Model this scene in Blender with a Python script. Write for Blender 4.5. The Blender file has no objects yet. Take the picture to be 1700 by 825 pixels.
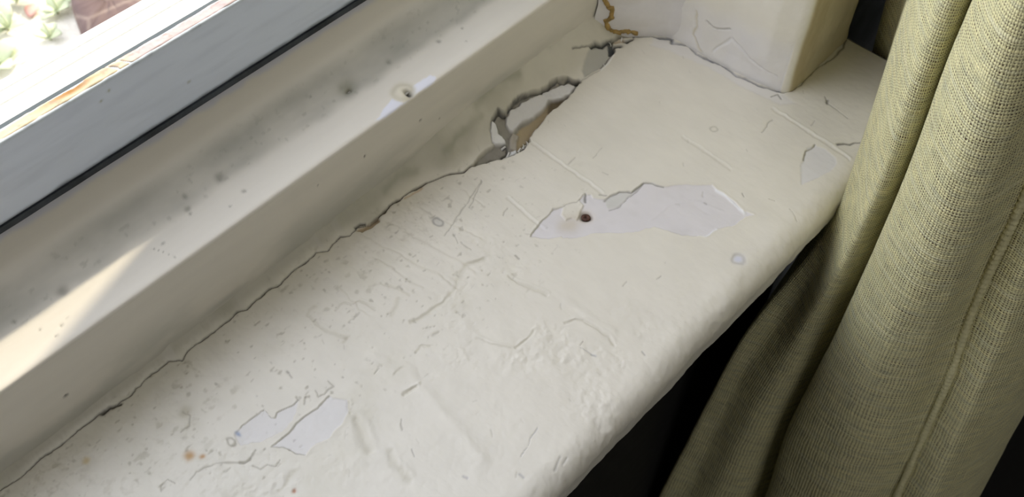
import bpy, bmesh, math
import numpy as np
from mathutils import Vector

S = bpy.context.scene
COL = S.collection
H_CAM = 0.54
# ------------------------------------------------------------------ camera
RV = np.array([.67756899, -.73498926, .02628789])
UV_ = np.array([.57812139, .55436982, .59870674])
FV = np.array([.45461624, .39046752, -.80053681])
FPX = 1772.62
CAM = np.array([0, 0, H_CAM])
from mathutils import Matrix
cd = bpy.data.cameras.new('camera')
cam = bpy.data.objects.new('camera', cd)
COL.objects.link(cam)
m = Matrix([[RV[i], UV_[i], -FV[i], CAM[i]] for i in range(3)] + [[0, 0, 0, 1]])
cam.matrix_world = m
cd.sensor_fit = 'HORIZONTAL'
cd.sensor_width = 36
cd.lens = FPX / 1700 * 36
cd.clip_start = 0.01
cd.dof.use_dof = True
cd.dof.focus_distance = 0.60
cd.dof.aperture_fstop = 18
S.camera = cam

# ------------------------------------------------------------------ light
S.view_settings.view_transform = 'Standard'
S.view_settings.look = 'None'
S.view_settings.gamma = 1
S.view_settings.exposure = 0.0
w = bpy.data.worlds.new('overcast_sky')
S.world = w
w.use_nodes = True
bg = w.node_tree.nodes['Background']
bg.inputs[0].default_value = (.912, .932, 1.0, 1)
bg.inputs[1].default_value = 2.95

def light(name, kind, energy, color, loc, target=None, size=None, size_y=None):
    l = bpy.data.lights.new(name, kind)
    l.energy = energy
    l.color = color
    o = bpy.data.objects.new(name, l)
    COL.objects.link(o)
    o.location = loc
    if target is not None:
        o.rotation_euler = (Vector(target) - Vector(loc)).to_track_quat('-Z', 'Y').to_euler()
    if size:
        l.shape = 'RECTANGLE'
        l.size = size
        l.size_y = size_y or size
    return o

k = 0.55                                            # how far outward the sun climbs per metre of height
sdir = Vector((.0769, .0237, .0237 / k)).normalized()  # towards the sun
sun = light('sun', 'SUN', 7.5, (1, .86, .62), sdir * 5, (0, 0, 0))
sun.data.angle = math.radians(1.0)
light('room_fill_light', 'AREA', 13, (1, .97, .92), (-.9, -1.9, 1.75), (.3, .3, 0.1), 1.2, 1.2)  # added fill from behind the camera

# ------------------------------------------------------------------ helpers
def lin(c):
    c = np.array(c, float) / 255
    return np.where(c <= .04045, c / 12.92, ((c + .055) / 1.055) ** 2.4)

def ray(px, py):
    return FV + RV * (px - 850) / FPX - UV_ * (py - 412.5) / FPX

def on(axis, val, px, py):
    """point of the plane <axis> = val that the photograph shows at a pixel (survey of the place)"""
    d = ray(px, py)
    return CAM + d * ((val - CAM[axis]) / d[axis])

def sill(pts, z=0.0):
    return np.array([on(2, z, *p)[:2] for p in pts])

_rs = np.random.RandomState(7)
_tab = _rs.rand(256, 256)

def vnoise(x, y):
    xi = np.floor(x).astype(int); yi = np.floor(y).astype(int)
    fx = x - xi; fy = y - yi
    fx = fx * fx * (3 - 2 * fx); fy = fy * fy * (3 - 2 * fy)
    t = _tab
    a = t[xi & 255, yi & 255]; b = t[(xi + 1) & 255, yi & 255]
    c = t[xi & 255, (yi + 1) & 255]; d = t[(xi + 1) & 255, (yi + 1) & 255]
    return (a * (1 - fx) + b * fx) * (1 - fy) + (c * (1 - fx) + d * fx) * fy

def fbm(x, y, scale, octv=4, seed=0):
    """-1..1 fractal noise, scale in metres"""
    v = 0; a = .5; s = 1 / scale; tot = 0
    for i in range(octv):
        v = v + a * vnoise(x * s + 17.3 * i + seed * 31.7, y * s + 9.1 * i + seed * 13.3)
        tot += a; a *= .5; s *= 2.03
    return (v / tot - .5) * 2.6

def sstep(a, b, x):
    t = np.clip((x - a) / (b - a), 0, 1)
    return t * t * (3 - 2 * t)

class Field:
    """relief and pigment of one painted surface, as arrays over its own two coordinates (metres)"""
    def __init__(s, U, V, col):
        s.U, s.V = U.ravel(), V.ravel()
        s.H = np.zeros(s.U.size)
        s.C = np.tile(np.array(col, float), (s.U.size, 1))
        s.wu = s.U + .0009 * fbm(s.U, s.V, .006, 3, 3)
        s.wv = s.V + .0009 * fbm(s.U, s.V, .006, 3, 4)

    def near(s, P, m):
        return np.nonzero((s.U > P[:, 0].min() - m) & (s.U < P[:, 0].max() + m) &
                          (s.V > P[:, 1].min() - m) & (s.V < P[:, 1].max() + m))[0]

    def dist(s, P, idx, closed=False, warp=True):
        u = s.wu[idx] if warp else s.U[idx]; v = s.wv[idx] if warp else s.V[idx]
        best = np.full(idx.size, 1e9)
        n = len(P)
        for i in range(n if closed else n - 1):
            a = P[i]; b = P[(i + 1) % n]
            d = b - a; L = d @ d + 1e-12
            t = np.clip(((u - a[0]) * d[0] + (v - a[1]) * d[1]) / L, 0, 1)
            best = np.minimum(best, (u - a[0] - t * d[0]) ** 2 + (v - a[1] - t * d[1]) ** 2)
        return np.sqrt(best)

    def inside(s, P, idx):
        u, v = s.wu[idx], s.wv[idx]
        r = np.zeros(idx.size, bool); n = len(P)
        for i in range(n):
            a = P[i]; b = P[(i + 1) % n]
            if a[1] == b[1]:
                continue
            c = ((a[1] > v) != (b[1] > v)) & (u < (b[0] - a[0]) * (v - a[1]) / (b[1] - a[1]) + a[0])
            r ^= c
        return r

    def mix(s, idx, m, col):
        m = np.clip(m, 0, 1)[:, None]
        s.C[idx] = s.C[idx] * (1 - m) + np.array(col) * m

    def line(s, P, wd, depth, col=None, strength=1, vary=.5):
        P = np.asarray(P); idx = s.near(P, wd * 4)
        if not idx.size: return
        d = s.dist(P, idx)
        wl = wd * (1 + vary * fbm(s.U[idx], s.V[idx], .012, 2, 8))
        g = np.exp(-(d / np.maximum(wl, wd * .25)) ** 2)
        s.H[idx] -= depth * g
        if col is not None:
            s.mix(idx, g * strength, col)

    def step(s, P, wd, height):
        """a soft one-sided ledge: raised next to the line on its left-hand side"""
        P = np.asarray(P); idx = s.near(P, wd * 4)
        d = s.dist(P, idx)
        s.H[idx] += height * np.exp(-(d / wd) ** 2)

    def patch(s, P, depth, col=None, soft=.0006, strength=1, rim=0):
        P = np.asarray(P); idx = s.near(P, .004 + soft)
        if not idx.size: return idx, None
        d = s.dist(P, idx, True)
        sd = np.where(s.inside(P, idx), d, -d)
        g = sstep(-soft, soft, sd)
        s.H[idx] -= depth * g
        if rim:
            s.H[idx] += rim * np.exp(-((sd + .0008) / .0009) ** 2)
        if col is not None:
            s.mix(idx, g * strength, col)
        return idx, g

    def blob(s, c, r, depth=0, col=None, strength=1, ring=False):
        P = np.array([c, c]); rr = np.max(r)
        idx = s.near(P, rr * 3)
        ru, rv = (r, r) if np.isscalar(r) else r
        d = np.sqrt(((s.wu[idx] - c[0]) / ru) ** 2 + ((s.wv[idx] - c[1]) / rv) ** 2)
        g = np.exp(-((d - 1) / .3) ** 2) if ring else np.exp(-d ** 2.5)
        s.H[idx] -= depth * g
        if col is not None:
            s.mix(idx, g * strength, col)

def grid_mesh(name, P, C, mat, parent=None, flip=False):
    """P: (nu, nv, 3) points"""
    nu, nv = P.shape[:2]
    me = bpy.data.meshes.new(name)
    me.vertices.add(nu * nv)
    me.vertices.foreach_set('co', P.astype(np.float32).ravel())
    i = np.arange(nu - 1)[:, None] * nv + np.arange(nv - 1)[None]
    q = np.stack([i, i + nv, i + nv + 1, i + 1], -1).reshape(-1, 4)
    if flip:
        q = q[:, ::-1]
    n = len(q)
    me.loops.add(n * 4); me.polygons.add(n)
    me.loops.foreach_set('vertex_index', q.astype(np.int32).ravel())
    me.polygons.foreach_set('loop_start', np.arange(n, dtype=np.int32) * 4)
    me.polygons.foreach_set('loop_total', np.full(n, 4, np.int32))
    me.polygons.foreach_set('use_smooth', np.ones(n, bool))
    if C is not None:
        a = me.color_attributes.new('pigment', 'FLOAT_COLOR', 'POINT')
        c4 = np.ones((nu * nv, 4), np.float32); c4[:, :3] = C.reshape(-1, 3)
        a.data.foreach_set('color', c4.ravel())
    me.update(); me.validate()
    me.materials.append(mat)
    o = bpy.data.objects.new(name, me)
    COL.objects.link(o)
    o.parent = parent
    return o

def obj(name, bm, mat, parent=None, smooth=False):
    me = bpy.data.meshes.new(name)
    bmesh.ops.recalc_face_normals(bm, faces=bm.faces)
    bm.to_mesh(me); bm.free()
    if smooth:
        for p in me.polygons: p.use_smooth = True
    if mat: me.materials.append(mat)
    o = bpy.data.objects.new(name, me)
    COL.objects.link(o)
    o.parent = parent
    return o

def box(bm, a, b):
    r = bmesh.ops.create_cube(bm, size=1)
    for v in r['verts']:
        v.co = Vector([(a[i] + b[i]) / 2 + v.co[i] * (b[i] - a[i]) for i in range(3)])
    return r['verts']

def boxobj(name, a, b, mat, parent=None, bev=0):
    bm = bmesh.new(); box(bm, a, b)
    if bev:
        bmesh.ops.bevel(bm, geom=list(bm.edges), offset=bev, segments=2, affect='EDGES')
    return obj(name, bm, mat, parent)

def tag(o, label=None, cat=None, group=None, kind=None):
    if label: o['label'] = label
    if cat: o['category'] = cat
    if group: o['group'] = group
    if kind: o['kind'] = kind
    return o

def empty(name, loc=(0, 0, 0)):
    o = bpy.data.objects.new(name, None); COL.objects.link(o); o.location = loc
    return o

def mat(name, col=(.5, .5, .5), rough=.5, attr=False, bump=0, bscale=400, stretch=(1, 1, 1), spec=.5, vary=0, metal=0):
    m = bpy.data.materials.new(name); m.use_nodes = True
    nt = m.node_tree; N = nt.nodes; L = nt.links
    p = N['Principled BSDF']
    p.inputs['Roughness'].default_value = rough
    p.inputs['Specular IOR Level'].default_value = spec
    p.inputs['Metallic'].default_value = metal
    if attr:
        c = N.new('ShaderNodeAttribute'); c.attribute_name = 'pigment'; cs = c.outputs['Color']
    else:
        c = N.new('ShaderNodeRGB'); c.outputs[0].default_value = (*col, 1); cs = c.outputs[0]
    tc = N.new('ShaderNodeTexCoord'); mp = N.new('ShaderNodeMapping')
    mp.inputs['Scale'].default_value = stretch
    L.new(tc.outputs['Object'], mp.inputs['Vector'])
    if vary:
        n = N.new('ShaderNodeTexNoise'); n.inputs['Scale'].default_value = bscale * .3; n.inputs['Detail'].default_value = 5
        L.new(mp.outputs[0], n.inputs['Vector'])
        r = N.new('ShaderNodeMapRange'); r.inputs['From Min'].default_value = .3; r.inputs['From Max'].default_value = .7
        r.inputs['To Min'].default_value = 1 - vary; r.inputs['To Max'].default_value = 1 + vary * .4
        L.new(n.outputs['Fac'], r.inputs['Value'])
        x = N.new('ShaderNodeVectorMath'); x.operation = 'SCALE'
        L.new(cs, x.inputs[0]); L.new(r.outputs[0], x.inputs['Scale']); cs = x.outputs[0]
    L.new(cs, p.inputs['Base Color'])
    if bump:
        n = N.new('ShaderNodeTexNoise'); n.inputs['Scale'].default_value = bscale; n.inputs['Detail'].default_value = 4
        L.new(mp.outputs[0], n.inputs['Vector'])
        b = N.new('ShaderNodeBump'); b.inputs['Strength'].default_value = 1; b.inputs['Distance'].default_value = bump
        L.new(n.outputs['Fac'], b.inputs['Height']); L.new(b.outputs[0], p.inputs['Normal'])
    return m

M_SILL = mat('sill_paint', attr=True, rough=.42, bump=.00022, bscale=260, stretch=(1, .45, 1), vary=.035, spec=.4)
M_FRAME = mat('frame_paint', attr=True, rough=.48, bump=.00012, bscale=420, stretch=(.12, 1, 1), vary=.03, spec=.4)
M_WALL = mat('jamb_plaster_paint', attr=True, rough=.6, bump=.0002, bscale=300, vary=.03, spec=.3)
M_SASH = mat('grey_sash_paint', attr=True, rough=.4, bump=.00012, bscale=300, stretch=(.06, 1, 1), vary=.05, spec=.5)
M_WHITE = mat('white_gloss_outer_frame', (.86, .87, .86), .35)
M_GAP_SHADE = mat('dark_gap_shade', (.05, .06, .075), .6, bump=.001, bscale=200, vary=.5)
M_SIDEWALL = mat('blue_grey_wall_paint', (.40, .44, .50), .7, bump=.0004, bscale=90, vary=.3)  # pale blue grey paint, dark in view only through real shade
M_ROOM = mat('room_wall_paint', (.34, .33, .30), .8)
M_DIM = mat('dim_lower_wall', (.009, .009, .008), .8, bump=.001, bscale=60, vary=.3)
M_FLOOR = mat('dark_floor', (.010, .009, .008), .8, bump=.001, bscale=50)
M_BRICK = mat('outer_render', (.42, .40, .36), .9, bump=.002, bscale=60)

C_CREAM = lin((227, 223, 213)); C_UNDER = lin((223, 220, 223)); C_DARK = lin((52, 50, 46)); C_DIRT = lin((150, 148, 130))
C_BLUEGREY = lin((100, 104, 112))

# ------------------------------------------------------------------ window sill (trim_1)
Y0, Y1 = .135, .362
XL, XR = -.95, .6256
xs = np.concatenate([np.linspace(XL, -.03, 60)[:-1], np.arange(-.03, XR + 1e-6, .00052)])
# profile: underside -> nose -> flat top -> back
rad = .0130; th = .030
prof = []
for t in np.linspace(0, 1, 12): prof.append((.20 - t * (.20 - Y0 - .006), -th, 0, -1))
for a in np.linspace(-90, 0, 12)[1:]:
    a = math.radians(a)
    prof.append((Y0 + .006 - .006 * math.cos(a), -th + .006 + .006 * math.sin(a), -math.cos(a), math.sin(a)))
for t in np.linspace(0, 1, 22)[1:-1]: prof.append((Y0, -th + .006 + t * (th - .006 - rad * .95), -1, 0))
for a in np.linspace(0, 90, 40)[:-1]:
    a = math.radians(a)
    prof.append((Y0 + rad * 1.25 * (1 - math.cos(a)), -rad * .95 + rad * .95 * math.sin(a), -math.cos(a), math.sin(a)))
ntop0 = len(prof)
for y in np.arange(Y0 + rad * 1.25, Y1, .00052): prof.append((y, 0, 0, 1))
prof = np.array(prof)
XX, _ = np.meshgrid(xs, prof[:, 0], indexing='ij')
# second coordinate: unrolled y (beyond the nose it goes on downward)
arc = np.concatenate([[0], np.cumsum(np.hypot(np.diff(prof[:, 0]), np.diff(prof[:, 1])))])
vv = arc - arc[ntop0] + prof[ntop0, 0]
VV = np.broadcast_to(vv, XX.shape)
F = Field(XX, VV, C_CREAM)
U, V = F.U, F.V
# broad waviness, filler lumps
F.H += .0005 * fbm(U, V, .07, 3, 1) + .0002 * fbm(U, V, .012, 3, 2) + .00007 * sstep(.4, .2, U) * fbm(U, V, .0022, 2, 9)
lump = sstep(-.05, .5, fbm(U, V, .05, 3, 5)) * sstep(.42, .25, U)
F.H += lump * (.0006 * fbm(U, V, .009, 4, 6) + .0003 * fbm(U, V, .003, 2, 7))
# nose is hand-trowelled
nose = sstep(.160, .140, V)
F.H += nose * (.0009 * fbm(U, V, .03, 3, 11) + .0003 * fbm(U, V, .006, 3, 12))
# trowel marks crossing the old filler
for p, q, hh in [((600, 390), (760, 480), .0003), ((640, 370), (790, 455), .00025), ((700, 350), (800, 400), .00025), ((620, 430), (700, 480), .0003),
                 ((560, 480), (610, 530), .0003), ((770, 320), (800, 345), .0003)]:
    P = sill([p, q]); P = P[0] + (P[1] - P[0]) * np.linspace(0, 1, 6)[:, None] + _rs.randn(6, 2) * .0008
    F.line(P, .0014, -hh); F.line(P + np.array([.002, .001]), .0011, hh)
# colour: dirt cloud by the frame, cool sky light painted in towards the left
F.mix(np.arange(U.size), .55 * sstep(.30, .05, U), lin((224, 224, 219)))
dl = sstep(.262, .318, V) * sstep(.34, .22, U)
pit = sstep(.15, .9, fbm(U * .8, V, .0042, 3, 21)) * dl * sstep(-.35, .35, fbm(U, V, .03, 2, 22))
F.H -= .00035 * pit
F.mix(np.arange(U.size), sstep(.0, 1, pit) * .34, lin((160, 156, 138)))
pit2 = sstep(.62, 1.1, fbm(U * .7, V, .0026, 2, 23)) * sstep(.215, .27, V) * sstep(.42, .3, U)
F.H -= .0003 * pit2; F.mix(np.arange(U.size), pit2 * .4, lin((135, 131, 115)))
cloud = sstep(-.1, .8, fbm(U, V, .045, 4, 24)) * sstep(.24, .33, V)
F.mix(np.arange(U.size), cloud * .2, lin((190, 188, 172)))
cl2 = sstep(.1, .9, fbm(U, V, .03, 4, 25)) * sstep(.45, .3, U) * sstep(.2, .24, V)
F.mix(np.arange(U.size), cl2 * .22, lin((196, 192, 170)))

# filler fillet between sill and frame
crack_px = [(-40, 838), (0, 812), (30, 795), (60, 768), (75, 755), (105, 735), (135, 708), (165, 688), (195, 670), (215, 655), (232, 640), (240, 628), (280, 600), (300, 597), (310, 582),
            (355, 550), (395, 518), (412, 510), (440, 485), (465, 470), (490, 447), (510, 435), (525, 418), (545, 416), (560, 400), (565, 394), (580, 392), (592, 380),
            (612, 372), (628, 360), (650, 340), (680, 318), (715, 300), (740, 290), (770, 283), (785, 272), (815, 262), (843, 260), (863, 251), (876, 240), (887, 213), (911, 187),
            (946, 158), (962, 135), (985, 119), (1008, 100), (1020, 86), (1052, 60)]
CP = sill(crack_px)
yc = np.interp(U, CP[:, 0], CP[:, 1])
t = np.clip((V - yc) / np.maximum(.3575 - yc, .003), 0, 1.3)
inr = sstep(.53, .515, U)
F.H += (.0195 * np.clip(.3575 - yc, 0, .03) / .03 + .0022) * t ** 1.9 * inr * (1 + .04 * fbm(U, V, .01, 3, 31))
fil = (V > yc) * inr
F.mix(np.arange(U.size), sstep(.1, .7, t) * inr, lin((192, 189, 178)))
F.mix(np.arange(U.size), sstep(.05, .5, t) * inr * sstep(.28, .38, U) * .8, lin((212, 208, 196)))
F.H += fil * .00025 * fbm(U, V, .008, 3, 32)
F.mix(np.arange(U.size), fil * sstep(-.1, .8, fbm(U * .6, V, .018, 3, 33)) * .5, lin((168, 166, 150)))
for pl in [[(940, 75), (925, 92), (905, 108), (890, 118)], [(860, 152), (845, 160), (820, 175), (790, 205)], [(760, 215), (745, 228), (730, 240)],
           [(690, 290), (675, 296), (650, 312), (640, 325)], [(800, 215), (770, 235), (740, 262)], [(770, 205), (730, 235), (660, 290)]]:
    F.line(sill(pl), -.0001+.0024, .0002, lin((140, 141, 122)), .4)
# cracks -----------------------------------------------------------
F.line(CP[:15], .00042, .0010, lin((96, 92, 84)), .9)
F.line(CP[14:29], .00045, .0014, lin((80, 76, 66)), .95)
F.line(CP[28:37], .0007, .0018, lin((72, 62, 48)), 1)
F.patch(sill([(590, 384), (608, 374), (628, 360), (630, 368), (615, 378), (600, 386)]), .0015, lin((176, 158, 132)))
F.line(sill([(590, 380), (598, 374), (605, 372)]), .0009, .0015, lin((60, 58, 54)))
F.line(sill([(170, 688), (183, 678), (200, 672)]), .0009, .0012, lin((80, 76, 70)))
F.line(sill([(700, 312), (685, 322), (672, 330)]), .0007, .0003, lin((196, 160, 110)), .6)
# the large broken cavity
cav = sill([(781, 275), (793, 261), (806, 252), (820, 243), (815, 241), (811, 226), (816, 212), (826, 200), (838, 200), (842, 192), (852, 181), (864, 173), (880, 164), (897, 158),
            (911, 143), (931, 134), (944, 132), (962, 134), (960, 141), (947, 157), (937, 166), (925, 175), (911, 188), (899, 200), (887, 214), (877, 227), (879, 234), (876, 241),
            (863, 251), (843, 261), (832, 264), (808, 268), (793, 273)])
idx, g = F.patch(cav, .0042, lin((150, 146, 138)), soft=.0005)
F.H[idx] += g * .0006 * fbm(U[idx], V[idx], .004, 3, 41)
F.mix(idx, g * sstep(0, .7, fbm(U[idx], V[idx], .004, 3, 42)) * .6, lin((116, 110, 100)))
F.patch(sill([(850, 250), (853, 225), (866, 209), (884, 196), (902, 179), (913, 170), (932, 164), (943, 162), (911, 189), (898, 202), (887, 215), (876, 229), (866, 240)]),
        .0006, lin((172, 156, 126)), soft=.0008)
F.patch(sill([(912, 172), (916, 165), (933, 163), (941, 163), (925, 176), (913, 186), (909, 180)]), .0004, lin((112, 98, 74)), soft=.0012, strength=.9)
F.line(sill([(944, 160), (925, 175), (911, 188), (898, 201), (887, 215), (877, 228)]), .0007, .001, lin((104, 90, 68)), .8)
F.patch(sill([(840, 205), (841, 213), (846, 219), (853, 219), (859, 212), (868, 202), (885, 193), (893, 186), (904, 178), (912, 166), (932, 162), (948, 153), (957, 141), (943, 138), (930, 142),
              (915, 150), (898, 161), (880, 170), (863, 180), (848, 193)]), -.0028, lin((222, 221, 222)), soft=.001)
F.patch(sill([(812, 226), (817, 214), (824, 217), (828, 228), (838, 234), (838, 240), (822, 243), (815, 240)]), -.0034, lin((232, 232, 233)), soft=.0007)
F.patch(sill([(845, 243), (845, 232), (851, 220), (862, 221), (858, 235), (857, 246)]), -.0016, lin((176, 170, 160)), soft=.0008)
F.patch(sill([(843, 259), (846, 249), (856, 247), (858, 252)]), -.003, lin((222, 224, 228)), soft=.0006)
for pl, ww in [([(781, 275), (792, 272), (808, 268)], .0007), ([(833, 243), (838, 240), (841, 252), (832, 256), (842, 256)], .0009), ([(866, 240), (872, 233), (877, 231)], .0008),
               ([(862, 248), (868, 243), (875, 240)], .0007), ([(826, 200), (834, 205), (838, 201)], .0006), ([(817, 213), (828, 200), (838, 203)], .0006),
               ([(843, 195), (852, 181), (866, 172), (880, 165), (897, 160)], .0006), ([(898, 160), (911, 146), (925, 137), (934, 140), (944, 132), (962, 135)], .0007)]:
    F.line(sill(pl), ww, .0015, lin((70, 68, 68)), .85)
F.blob(sill([(961, 135)])[0], .0016, .003, lin((28, 24, 22)))
F.blob(sill([(898, 161)])[0], .0010, .002, lin((40, 40, 40)))
F.blob(sill([(840, 254)])[0], (.0026, .0014), .002, lin((56, 54, 54)))
# upper cavity by the corner
F.patch(sill([(979, 88), (998, 80), (1010, 76), (1018, 80), (1018, 89), (1008, 100), (997, 112), (984, 119), (968, 128), (966, 118), (972, 100)]), .0008, lin((186, 185, 178)), soft=.0012)
F.line(sill([(950, 98), (965, 90), (979, 86)]), .0006, .0012, lin((110, 108, 100)), .8)
F.line(sill([(979, 87), (988, 82), (998, 81), (1008, 73), (1016, 70)]), .0011, .0028, lin((40, 42, 44)), 1)
F.patch(sill([(1008, 75), (1016, 70), (1019, 80), (1019, 90), (1012, 92), (1009, 84)]), .003, lin((74, 78, 80)), soft=.0009)
F.line(sill([(1020, 78), (1030, 76)]), .0013, .003, lin((22, 22, 24)), 1)
F.line(sill([(1016, 72), (1028, 64), (1042, 61), (1052, 59)]), .0014, .0018, lin((132, 128, 116)), .9)
F.line(sill([(1022, 72), (1036, 68)]), .001, .001, lin((190, 168, 140)), .7)
F.line(sill([(1039, 69), (1050, 66)]), .0013, .003, lin((20, 20, 20)), 1)
F.line(sill([(1018, 90), (1008, 101), (997, 113)]), .0006, .001, lin((90, 90, 88)), .9)
F.line(sill([(1020, 92), (1010, 104), (997, 117)]), .0008, -.0004, lin((240, 240, 238)), .9)
F.line(sill([(997, 116), (980, 124), (963, 135)]), .0004, .0006, lin((160, 158, 146)), .6)
# crack along the foot of the jamb
JS = np.array([-.0014, -.0008])
F.line(sill([(1052, 60), (1080, 58), (1100, 60), (1115, 62), (1117, 68), (1140, 73), (1155, 85), (1175, 95), (1200, 105), (1225, 123), (1260, 138), (1285, 146), (1300, 149)]) + JS, .0009, .0016, lin((84, 86, 94)), .95)
F.line(sill([(1095, 60), (1115, 62), (1117, 68)]) + JS, .0014, .001, lin((110, 112, 120)), .9)
F.line(sill([(1170, 93), (1185, 100)]) + JS, .0013, .001, lin((90, 92, 98)), .9)
idx, g = F.patch(sill([(1085, 62), (1115, 66), (1150, 84), (1200, 110), (1250, 138), (1300, 154), (1320, 172), (1295, 175), (1240, 148), (1170, 108), (1110, 84), (1080, 76)]), .0003, lin((226, 224, 226)), soft=.002, strength=.55)
F.line(sill([(1300, 152), (1315, 150), (1330, 140), (1355, 112), (1385, 95), (1400, 78), (1406, 66)]), .0006, .0012, lin((128, 124, 112)), .8)
F.line(sill([(1280, 160), (1290, 156), (1296, 164)]), .0006, .0005, lin((120, 118, 108)), .7)
# joint ridges across the board
for pl, hh in [([(880, 232), (925, 264), (968, 294), (1002, 318)], .0004), ([(846, 326), (875, 352), (905, 378)], .00035), ([(1285, 178), (1340, 214), (1402, 254), (1412, 262)], .0004), ([(1135, 225), (1180, 254), (1215, 280)], .0002)]:
    P = sill(pl)
    F.line(P, .0009, -hh, lin((238, 236, 228)), .5, vary=.2)
    F.line(P - np.array([.0019, 0]), .0009, hh * .9, lin((196, 192, 178)), .35, vary=.2)
# the long peeled patch around the screw
PEEL = [(880, 393), (893, 375), (913, 355), (919, 346), (934, 345), (932, 357), (940, 365), (947, 361), (958, 366), (965, 350), (969, 343), (963, 332), (967, 324), (981, 323), (985, 329), (1003, 332),
        (1014, 323), (1027, 318), (1048, 319), (1057, 311), (1069, 304), (1086, 305), (1103, 310), (1126, 307), (1148, 307), (1182, 307), (1202, 323), (1220, 337), (1233, 351), (1251, 356),
        (1238, 359), (1215, 375), (1191, 379), (1171, 392), (1148, 392), (1126, 388), (1103, 380), (1086, 377), (1059, 384), (1036, 386), (1014, 387), (981, 388), (954, 394), (936, 395), (931, 392), (909, 397)]
idx, g = F.patch(sill(PEEL), .00055, C_UNDER, soft=.0004, rim=.00022)
F.mix(idx, g * .35 * sstep(0, .8, fbm(U[idx], V[idx], .02, 3, 51)), lin((206, 203, 204)))
F.line(sill([(1003, 335), (1014, 325), (1027, 319), (1048, 320), (1057, 312), (1069, 304), (1086, 306), (1102, 310)]), .0006, .0005, lin((142, 140, 134)), .85)  # shadow under the peeled paint edge, painted in as a darker line
F.line(sill([(1069, 305), (1052, 322), (1036, 335), (1024, 346), (1012, 350)]), .0004, .0004, lin((160, 158, 156)), .8)
F.patch(sill([(1003, 335), (1014, 325), (1027, 320), (1046, 321), (1053, 318), (1036, 334), (1024, 344), (1010, 346)]), -.0002, lin((205, 205, 200)), soft=.0006, strength=.7)
F.line(sill([(880, 392), (900, 368), (919, 347), (935, 344), (946, 338), (958, 336), (963, 331)]), .0004, .0003, lin((168, 164, 154)), .7)  # thin shadow of the paint edge carried on in the colour
F.line(sill([(971, 322), (973, 336)]), .0007, .0006, lin((120, 118, 114)), .8)
F.line(sill([(1190, 315), (1206, 328), (1222, 342), (1236, 354)]), .0009, -.0004, lin((243, 244, 248)), .9)
F.line(sill([(1160, 392), (1171, 393), (1190, 380)]), .0007, -.0003, lin((240, 241, 245)), .8)
F.line(sill([(1126, 340), (1150, 338), (1175, 352)]), .001, .0002, None)
F.line(sill([(1080, 365), (1110, 340), (1160, 335), (1200, 350)]), .0012, -.0002, None)
F.blob(sill([(945, 372)])[0], (.008, .007), .0002, lin((206, 198, 184)), .8)
sc0 = sill([(973, 359)])[0]
F.blob(sc0, .0048, .0004, lin((214, 200, 176)), .75)
F.blob(sc0, .0034, .0030, lin((60, 40, 32)), 1)
# chips, rings and dents
F.blob(sill([(1226, 430)])[0], .0037, .0004, lin((216, 218, 232)), 1)
F.blob(sill([(1226, 430)])[0], .0037, .0002, lin((180, 176, 170)), .5, ring=True)
F.blob(sill([(727, 367)])[0], (.0026, .0036), .0003, lin((158, 156, 152)), .8, ring=True)
F.blob(sill([(727, 367)])[0], (.0022, .003), .0003, lin((205, 204, 200)), .8)
F.blob(sill([(1186, 214)])[0], .0024, .00015, lin((190, 187, 174)), .7, ring=True)
WR = [([(803, 430), (790, 434), (775, 440), (765, 455), (757, 475), (745, 490), (735, 500), (720, 512), (700, 525), (684, 534)], .0013, .0008),
      ([(575, 562), (560, 556), (545, 550), (522, 536), (512, 522), (514, 513), (524, 509)], .0009, .0005), ([(575, 562), (570, 568)], .0009, .0005),
      ([(558, 514), (564, 505), (574, 503), (583, 506)], .0008, .0006), ([(588, 505), (597, 500), (608, 504), (622, 511)], .0008, .0006),
      ([(650, 522), (658, 510), (662, 495)], .0012, .0006), ([(632, 470), (640, 474), (665, 480), (680, 490)], .0008, .0004),
      ([(845, 458), (856, 466), (880, 478), (908, 490)], .0011, .0006), ([(856, 577), (876, 562), (888, 548)], .0010, .0006), ([(790, 560), (815, 572), (850, 578)], .001, .0003),
      ([(938, 536), (955, 531), (968, 532), (990, 545), (1012, 558), (1020, 572)], .0011, .0006), ([(690, 583), (697, 574), (712, 574)], .0008, .0005),
      ([(578, 668), (582, 684)], .0014, .0008), ([(590, 695), (600, 715), (608, 735), (612, 748)], .003, .0011), ([(650, 750), (654, 772), (668, 782), (680, 796)], .0018, .0006),
      ([(490, 783), (478, 798), (464, 815)], .0014, .0005), ([(672, 655), (682, 649), (692, 643)], .0016, .0009), ([(655, 622), (664, 612)], .0009, .0005),
      ([(940, 500), (985, 530), (1020, 550)], .0025, -.0004), ([(770, 540), (800, 565), (840, 575)], .003, -.0004), ([(620, 590), (680, 620), (740, 690), (800, 760)], .004, -.0007)]
for pl, ww, dd in WR:
    P = sill(pl)
    F.line(P, ww, dd, lin((190, 186, 168)), .35 if dd > 0 else 0)  # shading of the creases painted in as a faint darker tone
    if dd > 0: F.line(P + np.array([ww * 1.6, ww * .5]), ww, -dd * .5)
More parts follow.
